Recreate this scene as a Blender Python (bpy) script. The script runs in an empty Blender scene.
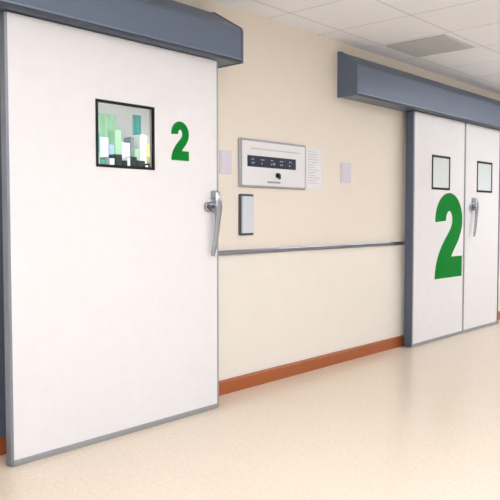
import bpy, bmesh, math, random
from mathutils import Vector, Matrix
random.seed(3)
scene=bpy.context.scene
COL=scene.collection
scene.view_settings.view_transform='Standard'
scene.view_settings.look='None'

# ---------------------------------------------------------------- materials
def srgb(r,g,b):
    def c(v):
        v/=255.0
        return v/12.92 if v<=0.04045 else ((v+0.055)/1.055)**2.4
    return (c(r),c(g),c(b),1.0)
def mat(name,col,rough=0.5,metal=0.0,noise=0.0,nscale=8.0,emit=0.0,bump=0.0,bscale=200.0,spec=0.5):
    m=bpy.data.materials.new(name); m.use_nodes=True
    nt=m.node_tree; b=nt.nodes['Principled BSDF']
    b.inputs['Roughness'].default_value=rough
    b.inputs['Metallic'].default_value=metal
    b.inputs['Specular IOR Level'].default_value=spec
    c=srgb(*col)
    tc=nt.nodes.new('ShaderNodeTexCoord')
    n=nt.nodes.new('ShaderNodeTexNoise'); n.inputs['Scale'].default_value=nscale; n.inputs['Detail'].default_value=4
    nt.links.new(tc.outputs['Object'],n.inputs['Vector'])
    mx=nt.nodes.new('ShaderNodeMix'); mx.data_type='RGBA'
    mx.inputs['A'].default_value=tuple(v*(1-noise) for v in c[:3])+(1,)
    mx.inputs['B'].default_value=tuple(min(1,v*(1+noise)) for v in c[:3])+(1,)
    nt.links.new(n.outputs['Fac'],mx.inputs['Factor'])
    nt.links.new(mx.outputs['Result'],b.inputs['Base Color'])
    if bump>0:
        n2=nt.nodes.new('ShaderNodeTexNoise'); n2.inputs['Scale'].default_value=bscale
        nt.links.new(tc.outputs['Object'],n2.inputs['Vector'])
        bp=nt.nodes.new('ShaderNodeBump'); bp.inputs['Strength'].default_value=bump; bp.inputs['Distance'].default_value=0.002
        nt.links.new(n2.outputs['Fac'],bp.inputs['Height']); nt.links.new(bp.outputs['Normal'],b.inputs['Normal'])
    if emit>0:
        b.inputs['Emission Color'].default_value=c
        b.inputs['Emission Strength'].default_value=emit
    return m
M={}
M['wall']=mat('cream_wall_paint',(241,232,218),0.55,noise=0.02,bump=0.15,bscale=300)
M['panel']=mat('cream_wall_panel',(244,239,229),0.4,noise=0.02)
M['white']=mat('white_paint',(240,240,240),0.6)
M['door']=mat('white_laminate',(237,236,237),0.38,noise=0.03,nscale=14,bump=0.1,bscale=120)
M['alu']=mat('brushed_aluminium',(168,172,178),0.35,metal=0.6,noise=0.05,nscale=40)
M['railm']=mat('polished_aluminium',(140,144,152),0.25,metal=0.85,noise=0.04,nscale=40)
M['alud']=mat('grey_anodised',(138,147,160),0.42,metal=0.4,noise=0.04)
M['alus']=mat('dark_anodised',(92,104,124),0.45,metal=0.3,noise=0.04)
M['steel']=mat('satin_steel',(168,171,180),0.22,metal=0.97,noise=0.03)
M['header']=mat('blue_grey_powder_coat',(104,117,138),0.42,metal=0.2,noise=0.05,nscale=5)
M['headerl']=mat('blue_grey_bead_highlight',(140,152,170),0.3,metal=0.4,noise=0.03)  # edge highlight put into the bead's colour
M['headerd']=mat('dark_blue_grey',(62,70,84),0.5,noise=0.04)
M['base']=mat('terracotta_vinyl',(170,92,46),0.4,noise=0.06,nscale=30)
M['green']=mat('green_vinyl',(0,130,44),0.6,noise=0.02,spec=0.15)
M['black']=mat('black_rubber',(14,15,18),0.5,spec=0.3)
M['plastic']=mat('off_white_plastic',(236,236,238),0.4)
M['cover']=mat('pale_blue_grey_plastic',(214,220,228),0.35)
M['lilac']=mat('pale_lilac_plastic',(222,217,230),0.45)
M['paneli']=mat('light_grey_enamel',(168,170,176),0.35,metal=0.3,noise=0.02)
M['navy']=mat('dark_blue_display',(30,36,58),0.25)
M['ledw']=mat('pale_blue_legend',(160,176,204),0.4,emit=0.03)
M['grey']=mat('dark_grey_plastic',(66,72,84),0.5)
M['paper']=mat('paper',(238,239,242),0.8)
M['ink']=mat('grey_ink',(190,188,194),0.8)
M['vent']=mat('grey_vent_metal',(202,205,206),0.5)
M['teal']=mat('teal_cloth',(90,165,158),0.8,noise=0.1,nscale=20)
M['lgreen']=mat('pale_green_plastic',(165,208,172),0.6,noise=0.08)
M['yellow']=mat('yellow_card',(228,218,150),0.6)
M['blue']=mat('pale_blue_card',(165,196,216),0.6)
M['dark']=mat('dark_box',(30,44,46),0.6)
M['midgrey']=mat('mid_grey_box',(130,142,144),0.6)
M['emit']=mat('lit_diffuser',(244,247,255),0.5,emit=14.3)
M['emit_added']=mat('added_fill_diffuser',(248,252,255),0.5,emit=20.0)  # for the fill lamps added behind the double doors
M['emit3']=mat('lit_diffuser_soft',(248,252,255),0.5,emit=11.0)

def glass(name,white=0.0):
    m=bpy.data.materials.new(name); m.use_nodes=True; nt=m.node_tree
    for n in list(nt.nodes): nt.nodes.remove(n)
    o=nt.nodes.new('ShaderNodeOutputMaterial'); mix=nt.nodes.new('ShaderNodeMixShader')
    t=nt.nodes.new('ShaderNodeBsdfTransparent'); g=nt.nodes.new('ShaderNodeBsdfGlossy')
    g.inputs['Roughness'].default_value=0.02
    lw=nt.nodes.new('ShaderNodeLayerWeight'); lw.inputs['Blend'].default_value=0.12
    nt.links.new(lw.outputs['Fresnel'],mix.inputs['Fac'])
    base=t
    if white>0:
        # milky film: part diffuse, part light passing through from the room
        dd=nt.nodes.new('ShaderNodeAddShader')
        d=nt.nodes.new('ShaderNodeBsdfDiffuse'); tr=nt.nodes.new('ShaderNodeBsdfTranslucent')
        d.inputs['Color'].default_value=(0.66,0.71,0.71,1); tr.inputs['Color'].default_value=(0.22,0.23,0.23,1)
        nt.links.new(d.outputs[0],dd.inputs[0]); nt.links.new(tr.outputs[0],dd.inputs[1])
        m2=nt.nodes.new('ShaderNodeMixShader'); m2.inputs['Fac'].default_value=white
        nt.links.new(t.outputs[0],m2.inputs[1]); nt.links.new(dd.outputs[0],m2.inputs[2]); base=m2
    nt.links.new(base.outputs[0],mix.inputs[1]); nt.links.new(g.outputs[0],mix.inputs[2])
    nt.links.new(mix.outputs[0],o.inputs[0]); return m
M['glass']=glass('clear_pane')
M['frost']=glass('frosted_pane',0.85)

def floor_mat():
    m=mat('speckled_vinyl_floor',(234,219,200),0.25,noise=0.02,nscale=3)
    nt=m.node_tree; b=nt.nodes['Principled BSDF']
    old=b.inputs['Base Color'].links[0].from_socket
    tc=nt.nodes.new('ShaderNodeTexCoord')
    v=nt.nodes.new('ShaderNodeTexNoise'); v.inputs['Scale'].default_value=50; v.inputs['Detail'].default_value=5; v.inputs['Roughness'].default_value=0.72
    nt.links.new(tc.outputs['Object'],v.inputs['Vector'])
    r=nt.nodes.new('ShaderNodeValToRGB'); r.color_ramp.elements[0].position=0.36; r.color_ramp.elements[1].position=0.64
    nt.links.new(v.outputs['Fac'],r.inputs['Fac'])
    r.color_ramp.elements[0].color=(0.89,0.85,0.79,1); r.color_ramp.elements[1].color=(1.0,1.0,1.0,1)
    mx=nt.nodes.new('ShaderNodeMix'); mx.data_type='RGBA'; mx.blend_type='MULTIPLY'; mx.inputs['Factor'].default_value=0.85
    nt.links.new(old,mx.inputs['A']); nt.links.new(r.outputs['Color'],mx.inputs['B'])
    nt.links.new(mx.outputs['Result'],b.inputs['Base Color'])
    return m
M['floor']=floor_mat()
def ceil_mat():
    m=mat('ceiling_tiles',(240,240,240),0.9)
    nt=m.node_tree; b=nt.nodes['Principled BSDF']
    tc=nt.nodes.new('ShaderNodeTexCoord'); mp=nt.nodes.new('ShaderNodeMapping')
    mp.inputs['Location'].default_value=(-0.2,-5.05+6.0,0)
    br=nt.nodes.new('ShaderNodeTexBrick'); br.offset=0.0; br.squash=1.0
    br.inputs['Scale'].default_value=1.0; br.inputs['Brick Width'].default_value=0.6; br.inputs['Row Height'].default_value=0.6
    br.inputs['Mortar Size'].default_value=0.007; br.inputs['Mortar Smooth'].default_value=0.0
    br.inputs['Color1'].default_value=srgb(243,247,254); br.inputs['Color2'].default_value=srgb(239,243,250)
    br.inputs['Mortar'].default_value=srgb(216,219,224)
    nt.links.new(tc.outputs['Object'],mp.inputs['Vector']); nt.links.new(mp.outputs[0],br.inputs['Vector'])
    nt.links.new(br.outputs['Color'],b.inputs['Base Color'])
    return m
M['ceil']=ceil_mat()

# ---------------------------------------------------------------- helpers
def obj_from_bm(name,bm,material,parent=None,smooth=False,recalc=True):
    if recalc: bmesh.ops.recalc_face_normals(bm,faces=bm.faces)
    me=bpy.data.meshes.new(name); bm.to_mesh(me); bm.free()
    o=bpy.data.objects.new(name,me); COL.objects.link(o)
    if material: me.materials.append(M[material])
    if smooth:
        for p in me.polygons: p.use_smooth=True
    if parent: o.parent=parent; o.matrix_parent_inverse=Matrix.Translation(-parent.location)
    return o
def add_box(bm,x0,x1,y0,y1,z0,z1,bev=0.0,seg=2):
    t=bmesh.new()
    vs=[t.verts.new((x,y,z)) for x in (x0,x1) for y in (y0,y1) for z in (z0,z1)]
    for f in [(0,1,3,2),(4,6,7,5),(0,4,5,1),(2,3,7,6),(0,2,6,4),(1,5,7,3)]: t.faces.new([vs[i] for i in f])
    bmesh.ops.recalc_face_normals(t,faces=t.faces)
    if bev>0: bmesh.ops.bevel(t,geom=list(t.edges),offset=bev,segments=seg,profile=0.5,affect='EDGES')
    me=bpy.data.meshes.new('tmp'); t.to_mesh(me); t.free(); bm.from_mesh(me); bpy.data.meshes.remove(me)
def boxes(name,lst,material,parent=None,bev=0.0):
    bm=bmesh.new()
    for b in lst: add_box(bm,*b,bev=bev)
    return obj_from_bm(name,bm,material,parent)
def box(name,x0,x1,y0,y1,z0,z1,material,parent=None,bev=0.0):
    return boxes(name,[(x0,x1,y0,y1,z0,z1)],material,parent,bev)
def prism_y(name,prof,y0,y1,material,parent=None):
    bm=bmesh.new()
    a=[bm.verts.new((x,y0,z)) for x,z in prof]; b=[bm.verts.new((x,y1,z)) for x,z in prof]
    n=len(prof); bm.faces.new(a); bm.faces.new(b[::-1])
    for i in range(n): bm.faces.new([a[i],a[(i+1)%n],b[(i+1)%n],b[i]])
    return obj_from_bm(name,bm,material,parent)
def rounded_plate(name,x0,x1,y0,y1,z0,z1,r,material,parent=None,seg=5,bev=0.0):
    bm=bmesh.new(); pts=[]
    for cy,cz,a0 in ((y1-r,z1-r,0),(y0+r,z1-r,90),(y0+r,z0+r,180),(y1-r,z0+r,270)):
        for i in range(seg+1):
            a=math.radians(a0+90*i/seg); pts.append((cy+r*math.cos(a),cz+r*math.sin(a)))
    a=[bm.verts.new((x0,y,z)) for y,z in pts]; b=[bm.verts.new((x1-bev,y,z)) for y,z in pts]
    n=len(pts)
    bm.faces.new(a)
    for i in range(n): bm.faces.new([a[i],a[(i+1)%n],b[(i+1)%n],b[i]])
    if bev>0:
        cy=(y0+y1)/2; cz=(z0+z1)/2
        ky=1-2*bev/(y1-y0); kz=1-2*bev/(z1-z0)
        c=[bm.verts.new((x1,cy+(y-cy)*ky,cz+(z-cz)*kz)) for y,z in pts]
        for i in range(n): bm.faces.new([b[i],b[(i+1)%n],c[(i+1)%n],c[i]])
        bm.faces.new(c)
    else: bm.faces.new(b)
    return obj_from_bm(name,bm,material,parent)
def frame(name,x0,x1,y0,y1,z0,z1,t,material,parent=None):
    bm=bmesh.new()
    o=[(y0,z0),(y1,z0),(y1,z1),(y0,z1)]; i_=[(y0+t,z0+t),(y1-t,z0+t),(y1-t,z1-t),(y0+t,z1-t)]
    V={}
    for k,x in (('a',x0),('b',x1)):
        V[k+'o']=[bm.verts.new((x,y,z)) for y,z in o]; V[k+'i']=[bm.verts.new((x,y,z)) for y,z in i_]
    for i in range(4):
        j=(i+1)%4
        bm.faces.new([V['bo'][i],V['bo'][j],V['bi'][j],V['bi'][i]])
        bm.faces.new([V['ao'][i],V['ai'][i],V['ai'][j],V['ao'][j]])
        bm.faces.new([V['ao'][i],V['ao'][j],V['bo'][j],V['bo'][i]])
        bm.faces.new([V['ai'][i],V['bi'][i],V['bi'][j],V['ai'][j]])
    return obj_from_bm(name,bm,material,parent)
def cyl_x(name,x0,x1,cy,cz,r,material,parent=None,n=24,r2=None):
    bm=bmesh.new(); r2=r if r2 is None else r2
    a=[bm.verts.new((x0,cy+r*math.cos(2*math.pi*i/n),cz+r*math.sin(2*math.pi*i/n))) for i in range(n)]
    b=[bm.verts.new((x1,cy+r2*math.cos(2*math.pi*i/n),cz+r2*math.sin(2*math.pi*i/n))) for i in range(n)]
    bm.faces.new(a); bm.faces.new(b)
    for i in range(n): bm.faces.new([a[i],a[(i+1)%n],b[(i+1)%n],b[i]])
    return obj_from_bm(name,bm,material,parent)
def sweep(name,pts,radii,material,parent=None,n=12,flat=1.0):
    P=[Vector(p) for p in pts]; S=[]; R=[]
    for i in range(len(P)-1):
        p0=P[max(i-1,0)];p1=P[i];p2=P[i+1];p3=P[min(i+2,len(P)-1)]
        for k in range(6):
            t=k/6; S.append(0.5*((2*p1)+(p2-p0)*t+(2*p0-5*p1+4*p2-p3)*t*t+(3*p1-p0-3*p2+p3)*t**3)); R.append(radii[i]*(1-t)+radii[i+1]*t)
    S.append(P[-1]); R.append(radii[-1])
    bm=bmesh.new(); rings=[]
    for i,s in enumerate(S):
        tan=(S[min(i+1,len(S)-1)]-S[max(i-1,0)]).normalized()
        u=Vector((1,0,0)); u=(u-tan*u.dot(tan))
        if u.length<0.2: u=Vector((0,0,1)); u=u-tan*u.dot(tan)
        u.normalize(); v=tan.cross(u)
        rings.append([bm.verts.new(s+u*R[i]*flat*math.cos(2*math.pi*k/n)+v*R[i]*math.sin(2*math.pi*k/n)) for k in range(n)])
    for a,b in zip(rings,rings[1:]):
        for k in range(n): bm.faces.new([a[k],a[(k+1)%n],b[(k+1)%n],b[k]])
    bm.faces.new(rings[0]); bm.faces.new(rings[-1])
    return obj_from_bm(name,bm,material,parent,smooth=True)
def empty(name,loc,label=None,cat=None,structure=False):
    e=bpy.data.objects.new(name,None); e.location=loc; e.empty_display_size=0.1; COL.objects.link(e)
    if label: e['label']=label
    if cat: e['category']=cat
    if structure: e['kind']='structure'
    return e
def st(o,label=None,cat=None):
    o['kind']='structure'
    if label: o['label']=label
    if cat: o['category']=cat
    return o

def bez(p0,p1,p2,p3,n=10):
    out=[]
    for i in range(1,n+1):
        t=i/n; out.append(tuple((1-t)**3*a+3*(1-t)**2*t*b+3*(1-t)*t*t*c+t**3*d for a,b,c,d in zip(p0,p1,p2,p3)))
    return out
def digit_two(name,x,y0,y1,z0,z1,parent):
    cx,cz=0.49,1.02; outer=[]; inner=[]
    for i in range(25):
        a=math.radians(184-(184+36)*i/24)
        outer.append((cx+0.49*math.cos(a),cz+0.48*math.sin(a)))
        inner.append((cx+0.115*math.cos(a),cz+0.16*math.sin(a)))
    outer+=bez(outer[-1],(0.84,0.62),(0.68,0.52),(0.58,0.37),12)
    inner+=bez(inner[-1],(0.50,0.76),(0.02,0.54),(0.0,0.0),12)
    bm=bmesh.new()
    f=lambda p,xx:(xx,y0+(y1-y0)*p[0]/0.98, z0+(z1-z0)*p[1]/1.5)
    O=[bm.verts.new(f(p,x+0.0015)) for p in outer]; I=[bm.verts.new(f(p,x+0.0015)) for p in inner]
    for i in range(len(O)-1): bm.faces.new([O[i],I[i],I[i+1],O[i+1]])
    c=bm.verts.new(f((0.98,0.37),x+0.0015)); d=bm.verts.new(f((0.98,0),x+0.0015))
    bm.faces.new([O[-1],I[-1],d,c])
    bm.normal_update()
    for fc in bm.faces:
        if fc.normal.x<0: fc.normal_flip()
    be=[e for e in bm.edges if len(e.link_faces)==1]
    r=bmesh.ops.extrude_edge_only(bm,edges=be)
    for v in [g for g in r['geom'] if isinstance(g,bmesh.types.BMVert)]: v.co.x=x
    return obj_from_bm(name,bm,'green',parent,recalc=False)

# ---------------------------------------------------------------- room shell
CZ=2.61; XR=5.2; YN=-4.0; YF=13.0; XB=-2.7
o=box('floor',XB,XR,YN,YF,-0.1,0,'floor'); st(o,'cream speckled glossy vinyl corridor floor','floor')
o=box('ceiling',XB,XR,YN,YF,CZ,CZ+0.1,'ceil'); st(o,'suspended ceiling of pale grey square tiles','ceiling')
A0,A1=1.95,2.98; B0,B1=5.98,7.66; OT=2.08
bm=bmesh.new()
for (a,b,c,d) in [(YN,A0,0,CZ),(A0,A1,OT,CZ),(A1,B0,0,CZ),(B0,B1,OT,CZ),(B1,YF,0,CZ)]:
    add_box(bm,-0.12,0,a,b,c,d)
st(obj_from_bm('wall_left',bm,'wall'),'cream painted corridor wall with two door openings','wall')
st(box('wall_right',XR,XR+0.1,YN,YF,0,CZ,'white'),'white painted corridor wall','wall')
st(box('wall_back',XB-0.1,XR+0.1,YN-0.1,YN,0,CZ,'white'),'white painted end wall','wall')
st(box('wall_front',XB-0.1,XR+0.1,YF,YF+0.1,0,CZ,'white'),'white painted end wall','wall')
st(box('wall_outer',XB-0.1,XB,YN,YF,0,CZ,'white'),'white wall of the rooms beyond the doors','wall')
st(box('wall_partition',XB,-0.12,5.3,5.4,0,CZ,'white'),'white partition between the rooms','wall')
st(box('wall_bounce',XB,-0.12,9.6,9.7,0,CZ,'white'),'white partition added to lighten the room behind the panes','wall')  # added so a lit surface stands behind the frosted panes
st(box('trim_1',0,0.006,3.02,5.9,0.1,0.943,'panel'),'smooth cream protective wall covering below the rail','wall panel')
rail=boxes('trim_2',[(0,0.022,3.02,5.9,0.943,0.975)],'railm',bev=0.006); st(rail,'slim brushed aluminium dado rail along the wall','rail')
st(box('trim_3',0,0.035,1.70,1.93,0.096,2.155,'alus',bev=0.004),'blue-grey metal door jamb behind the sliding door','door jamb')
for i,(a,b) in enumerate([(YN,1.93),(3.0,5.93),(7.7,YF)]):
    n=['baseboard_near','baseboard_middle','baseboard_far'][i]
    st(prism_y(n,[(0,0),(0.018,0),(0.018,0.085),(0.012,0.095),(0,0.095)],a,b,'base'),'terracotta coloured vinyl baseboard','baseboard')

# ---------------------------------------------------------------- doors
def window_parts(parent,xb,xf,y0,y1,z0,z1,g='glass',t=0.012):
    w=frame('window_frame',xf-0.006,xf+0.004,y0,y1,z0,z1,t,'black',parent)
    w['label']='thin black rubber window frame'
    box('window_glass',xf-0.003,xf+0.001,y0+t-.001,y1-t+.001,z0+t-.001,z1-t+.001,g,parent)
def leaf_mesh(parent,xb,xf,y0,y1,z0,z1,wy0,wy1,wz0,wz1):
    bm=bmesh.new()
    for b in [(y0,wy0,z0,z1),(wy1,y1,z0,z1),(wy0,wy1,z0,wz0),(wy0,wy1,wz1,z1)]:
        add_box(bm,xb,xf,*b)
    return obj_from_bm('door_leaf',bm,'door',parent)

DT=2.158
xb,xf=0.175,0.215; Y0,Y1=1.698,3.120
d1=empty('door_1',(0.195,2.41,0.0),'white sliding hospital door with small green 2 and square window','door',True)
leaf_mesh(d1,xb,xf,Y0+0.016,Y1-0.012,0.030,DT,2.207,2.606,1.464,1.817)
e=box('edge_profile',xb-0.002,xf+0.004,Y0,Y0+0.016,0.004,DT,'alud',d1,0.002); e['label']='grey metal edge profile'
e=box('edge_profile',xb-0.002,xf+0.003,Y1-0.012,Y1,0.004,DT,'alu',d1,0.002)
e=box('bottom_seal',xb-0.002,xf+0.006,Y0+0.016,Y1-0.012,0.001,0.030,'alu',d1,0.002); e['label']='aluminium bottom strip'
window_parts(d1,xb,xf,2.207,2.606,1.464,1.817,'glass',0.015)
digit_two('number_marking',xf+0.0005,2.733,2.872,1.531,1.758,d1)
def handle(parent,xf,cy,cz,s=1.0):
    h=rounded_plate('handle',xf,xf+0.022,cy-0.070*s,cy+0.034*s,cz-0.028*s,cz+0.028*s,0.022*s,'steel',parent,bev=0.006)
    h['label']='satin steel door handle'
    c=cyl_x('handle_hub',xf+0.012,xf+0.045,cy+0.006,cz,0.034*s,'steel',None,r2=0.030*s); c.parent=h
    k=cyl_x('key_cylinder',xf+0.019,xf+0.028,cy-0.048*s,cz,0.013*s,'grey',None); k.parent=h
    b=rounded_plate('top_bracket',xf,xf+0.040,cy-0.012*s,cy+0.026*s,cz+0.050*s,cz+0.100*s,0.012*s,'steel',None,bev=0.005); b.parent=h
    X=xf
    l=sweep('lever',[(X+0.036,cy+0.008,cz+0.090*s),(X+0.042,cy+0.010,cz+0.05*s),(X+0.045,cy+0.010,cz),(X+0.046,cy+0.004,cz-0.08*s),(X+0.046,cy-0.012,cz-0.19*s),(X+0.042,cy-0.036,cz-0.30*s)],
          [0.020*s,0.026*s,0.030*s,0.021*s,0.018*s,0.015*s],'steel',None,flat=0.65,n=12)
    l.parent=h
    return h
h1=handle(d1,xf,3.066,1.262)

xb2,xf2=0.05,0.12
def leaf2(n,y0,y1,wy0,wy1,label):
    d=empty(n,(0.085,(y0+y1)/2,0),label,'door',True)
    leaf_mesh(d,xb2,xf2,y0+0.012,y1-0.012,0.03,DT,wy0,wy1,1.462,1.79)
    return d
d2=leaf2('door_2',5.756,6.812,6.103,6.479,'white sliding door leaf with large green 2 and square window')
d3=leaf2('door_3',6.822,7.70,7.106,7.493,'white sliding door leaf with steel lever handle and square window')
e=box('edge_profile',xb2-0.002,xf2+0.002,5.738,5.754,0.004,DT,'alus',d2,0.002); e['label']='blue-grey metal edge profile'
e=box('edge_profile',xb2,xf2+0.004,5.754,5.769,0.004,DT,'alu',d2,0.002)
box('edge_profile',xb2,xf2+0.003,6.800,6.812,0.004,DT,'alu',d2,0.002)
box('edge_profile',xb2,xf2+0.003,6.822,6.834,0.004,DT,'alu',d3,0.002)
e=box('edge_profile',xb2-0.002,xf2+0.004,7.688,7.715,0.004,DT,'alus',d3,0.002); e['label']='blue-grey metal edge profile'
box('bottom_seal',xb2,xf2+0.005,5.769,6.800,0.001,0.03,'alu',d2,0.002)
box('bottom_seal',xb2,xf2+0.005,6.834,7.688,0.001,0.03,'alu',d3,0.002)
window_parts(d2,xb2,xf2,6.103,6.479,1.462,1.79,'frost',0.021)
window_parts(d3,xb2,xf2,7.106,7.493,1.462,1.79,'frost',0.021)
digit_two('number_marking',xf2+0.0005,6.184,6.771,0.60,1.437,d2)
h3=handle(d3,xf2,7.0,1.30)
bpy.context.view_layer.update()
for h in (h1,h3):
    for c in h.children: c.matrix_parent_inverse=h.matrix_world.inverted()

# ---------------------------------------------------------------- track covers
def header(y0,y1,X,zf,label):
    h=empty('door_track_cover',(0.0,(y0+y1)/2,2.165),label,'door track cover')
    prism_y('cover_body',[(0.002,2.166),(X-.003,2.166),(X-.003,zf),(X-.012,zf+0.02),(0.04,2.515),(0.002,2.52)],y0+0.012,y1-0.012,'header',h)
    for a,b in ((y0,y0+0.012),(y1-0.012,y1)):
        prism_y('end_cap',[(0.0015,2.160),(X+.002,2.160),(X+.002,zf+0.002),(X-.009,zf+0.025),(0.04,2.522),(0.0015,2.526)],a,b,'header',h)
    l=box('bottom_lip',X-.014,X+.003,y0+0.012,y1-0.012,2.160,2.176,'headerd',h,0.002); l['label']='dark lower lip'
    l=box('highlight_bead',X-.004,X+.003,y0+0.012,y1-0.012,2.178,2.186,'headerl',h,0.002); l['label']='lighter bead with a painted highlight along the lower edge'  # paler tone paints a highlight on the cover's lower edge
    return h
header(0.2,3.275,0.285,2.355,'blue-grey metal track cover above the single sliding door')
header(4.71,9.0,0.190,2.40,'blue-grey metal track cover above the double sliding doors')

# ---------------------------------------------------------------- control panel
cp=empty('control_panel',(0,3.90,1.406),'flush light grey theatre control panel with dark display strip','control panel')
rounded_plate('panel_frame',0.0,0.018,3.533,4.279,1.406,1.743,0.012,'paneli',cp,bev=0.005)
rounded_plate('panel_face',0.018,0.022,3.554,4.258,1.422,1.727,0.008,'plastic',cp)
box('display_strip',0.022,0.026,3.605,4.143,1.550,1.628,'navy',cp,0.001)
for i,(a,b_,kk) in enumerate([(.020,.006,1),(.026,.012,0),(.018,.004,2),(.024,.016,1),(.020,.008,0)]):
    yy=3.665+i*0.104
    bm=bmesh.new()
    add_box(bm,0.026,0.0272,yy-a,yy+b_,1.600,1.605)
    add_box(bm,0.026,0.0272,yy-0.018,yy-0.010,1.570,1.582)
    if kk>0: add_box(bm,0.026,0.0272,yy+0.002,yy+0.010,1.572,1.584)
    if kk>1: add_box(bm,0.026,0.0272,yy+0.018,yy+0.024,1.568,1.590)
    o=obj_from_bm('display_readout',bm,'ledw',cp); o['label']='small pale blue readout'
k=cyl_x('key_switch',0.022,0.036,3.93,1.500,0.018,'black',cp); k['label']='black key switch'
t=box('key_tab',0.036,0.052,3.925,3.935,1.473,1.508,'grey',k); t.matrix_parent_inverse=Matrix.Identity(4)
box('slot_label',0.022,0.0235,3.64,4.20,1.674,1.680,'ink',cp)
rounded_plate('flap_handle',0.022,0.028,3.82,3.96,1.442,1.455,0.005,'paneli',cp)

wu=empty('soap_dispenser',(0,3.61,1.08),'slim pale wall unit with dark outline below the control panel','wall dispenser')
rounded_plate('back_housing',0.0,0.014,3.538,3.681,1.073,1.359,0.010,'grey',wu,bev=0.002)
rounded_plate('front_cover',0.014,0.028,3.552,3.667,1.088,1.344,0.008,'cover',wu,bev=0.004)

nt_=empty('notice_sheet',(0,4.39,1.41),'white printed notice sheet pinned to the wall','notice')
box('sheet',0.0,0.003,4.300,4.500,1.41,1.73,'paper',nt_)
bm=bmesh.new()
z=1.705
while z>1.45:
    w=random.uniform(0.08,0.16); add_box(bm,0.003,0.0034,4.32,4.32+w,z-0.004,z); z-=0.02
obj_from_bm('printed_lines',bm,'ink',nt_)

def sw(y0,y1,z0,z1,label):
    s=empty('wall_switch',(0,(y0+y1)/2,z0),label,'switch')
    rounded_plate('cover_plate',0.0,0.007,y0,y1,z0,z1,0.006,'lilac',s,bev=0.002)
    rounded_plate('rocker',0.007,0.009,y0+0.022,y1-0.022,z0+0.035,z1-0.035,0.004,'lilac',s,bev=0.001)
    return s
sw(3.352,3.466,1.49,1.645,'pale lilac wall switch plate by the single door')
sw(4.763,4.909,1.481,1.646,'pale lilac wall switch plate near the track cover')

# ---------------------------------------------------------------- ceiling fittings
v=empty('ceiling_vent',(0.5,5.35,CZ-0.012),'grey square ventilation grille in the ceiling','vent')
def frame_z(name,x0,x1,y0,y1,z0,z1,t,material,parent):
    return boxes(name,[(x0,x1,y0,y0+t,z0,z1),(x0,x1,y1-t,y1,z0,z1),(x0,x0+t,y0+t,y1-t,z0,z1),(x1-t,x1,y0+t,y1-t,z0,z1)],material,parent)
frame_z('vent_frame',0.225,0.745,5.085,5.615,CZ-0.010,CZ-0.001,0.025,'vent',v)
boxes('vent_louvres',[(0.25,0.72,5.115+0.04*i,5.115+0.04*i+0.030,CZ-0.008,CZ-0.004) for i in range(12)],'vent',v)
def lum(cx,cy,lx=0.57,ly=1.17,m='emit'):
    l=empty('ceiling_light',(cx,cy,CZ-0.02),'recessed rectangular ceiling light with glowing white diffuser','ceiling light')
    frame_z('light_frame',cx-lx/2,cx+lx/2,cy-ly/2,cy+ly/2,CZ-0.02,CZ-0.001,0.02,'white',l)
    box('diffuser',cx-lx/2+0.02,cx+lx/2-0.02,cy-ly/2+0.02,cy+ly/2-0.02,CZ-0.014,CZ-0.004,m,l)
    l['group']='recessed corridor ceiling lights'
for cx,cy in [(1.7,7.45),(1.7,9.25),(2.3,-2.0),(2.3,0.4),(2.3,2.5),(3.5,-0.8),(3.5,1.6),(3.5,4.0),(3.5,7.0),(3.5,10.0)]:
    lum(cx,cy)
for cx,cy in [(-0.9,6.6),(-0.9,8.2)]: lum(cx,cy,m='emit_added')  # unseen lamps added to brighten the frosted panes from behind
for cx,cy in [(-1.3,3.0),(-1.3,4.4)]: lum(cx,cy,m='emit3')

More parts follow.
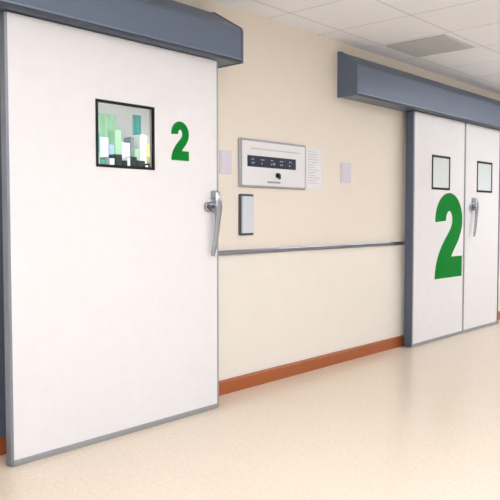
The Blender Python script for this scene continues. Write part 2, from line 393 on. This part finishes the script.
# ---------------------------------------------------------------- room seen through the single door's window
sh=empty('storage_shelf',(-2.0,3.7,0),'white wall shelving holding supplies in the room beyond','shelf')
for z in (0.3,0.95,1.60): box('shelf_board',-2.1,-1.75,3.2,4.6,z,z+0.02,'white',sh)
for y in (3.18,4.60): box('shelf_upright',-2.1,-1.75,y,y+0.02,0,1.62,'white',sh)
desc={'lgreen':'pale green','teal':'teal','dark':'dark','blue':'pale blue','paper':'white','yellow':'pale yellow','midgrey':'mid grey'}
def row(y,x0,x1,items):
    for c,w,h in items:
        bm=bmesh.new(); add_box(bm,x0,x1,y,y+w,1.6201,1.6201+h,bev=0.006)
        o=obj_from_bm('storage_box',bm,c); o['label']=desc[c]+' storage box on the white shelf'; o['category']='box'
        y+=w+0.006
row(3.60,-1.90,-1.80,[('paper',.05,.12),('lgreen',.05,.14),('teal',.05,.08),('midgrey',.04,.11),('paper',.05,.10),('dark',.08,.14),('dark',.05,.09),('paper',.03,.12),('dark',.07,.13),('dark',.09,.10),('paper',.03,.06),('dark',.05,.08),('yellow',.04,.15)])
row(3.68,-2.06,-1.95,[('lgreen',.08,.26),('teal',.05,.34),('paper',.09,.30),('blue',.06,.24),('lgreen',.07,.38),('paper',.10,.27),('midgrey',.04,.33),('lgreen',.06,.22),('paper',.08,.36),('yellow',.05,.29)])
def drape(y0,y1,z0,z1,x,m,label,amp=0.02,waves=5):
    bm=bmesh.new(); N=40; K=8; g=[]
    for k in range(K+1):
        r_=[]
        for i in range(N+1):
            t=i/N; s=k/K
            r_.append(bm.verts.new((x+amp*math.sin(t*waves*2*math.pi)*(0.5+0.5*(1-s)),y0+(y1-y0)*t,z0+(z1-z0)*s)))
        g.append(r_)
    for k in range(K):
        for i in range(N): bm.faces.new([g[k][i],g[k][i+1],g[k+1][i+1],g[k+1][i]])
    o=obj_from_bm('hanging_curtain',bm,m,smooth=True); o['label']=label; o['category']='curtain'
    md=o.modifiers.new('thick','SOLIDIFY'); md.thickness=0.003
drape(4.00,4.30,0.05,2.20,-2.35,'lgreen','pale green pleated hanging curtain in the room beyond',0.025,4)
drape(4.55,4.66,0.05,2.24,-2.40,'teal','narrow teal hanging cloth in the room beyond',0.012,2)

# ---------------------------------------------------------------- world & camera
w=bpy.data.worlds.new('World'); scene.world=w; w.use_nodes=True
w.node_tree.nodes['Background'].inputs['Color'].default_value=(1,0.97,0.93,1)
w.node_tree.nodes['Background'].inputs['Strength'].default_value=0.3
cam=bpy.data.cameras.new('Camera'); co=bpy.data.objects.new('Camera',cam); COL.objects.link(co)
cam.sensor_width=36; cam.lens=700/500*36
phi=math.degrees(math.atan(626/700))
co.location=(3.271,0,1.2)
co.rotation_euler=(math.radians(90-2.7),0,math.radians(phi))
scene.camera=co
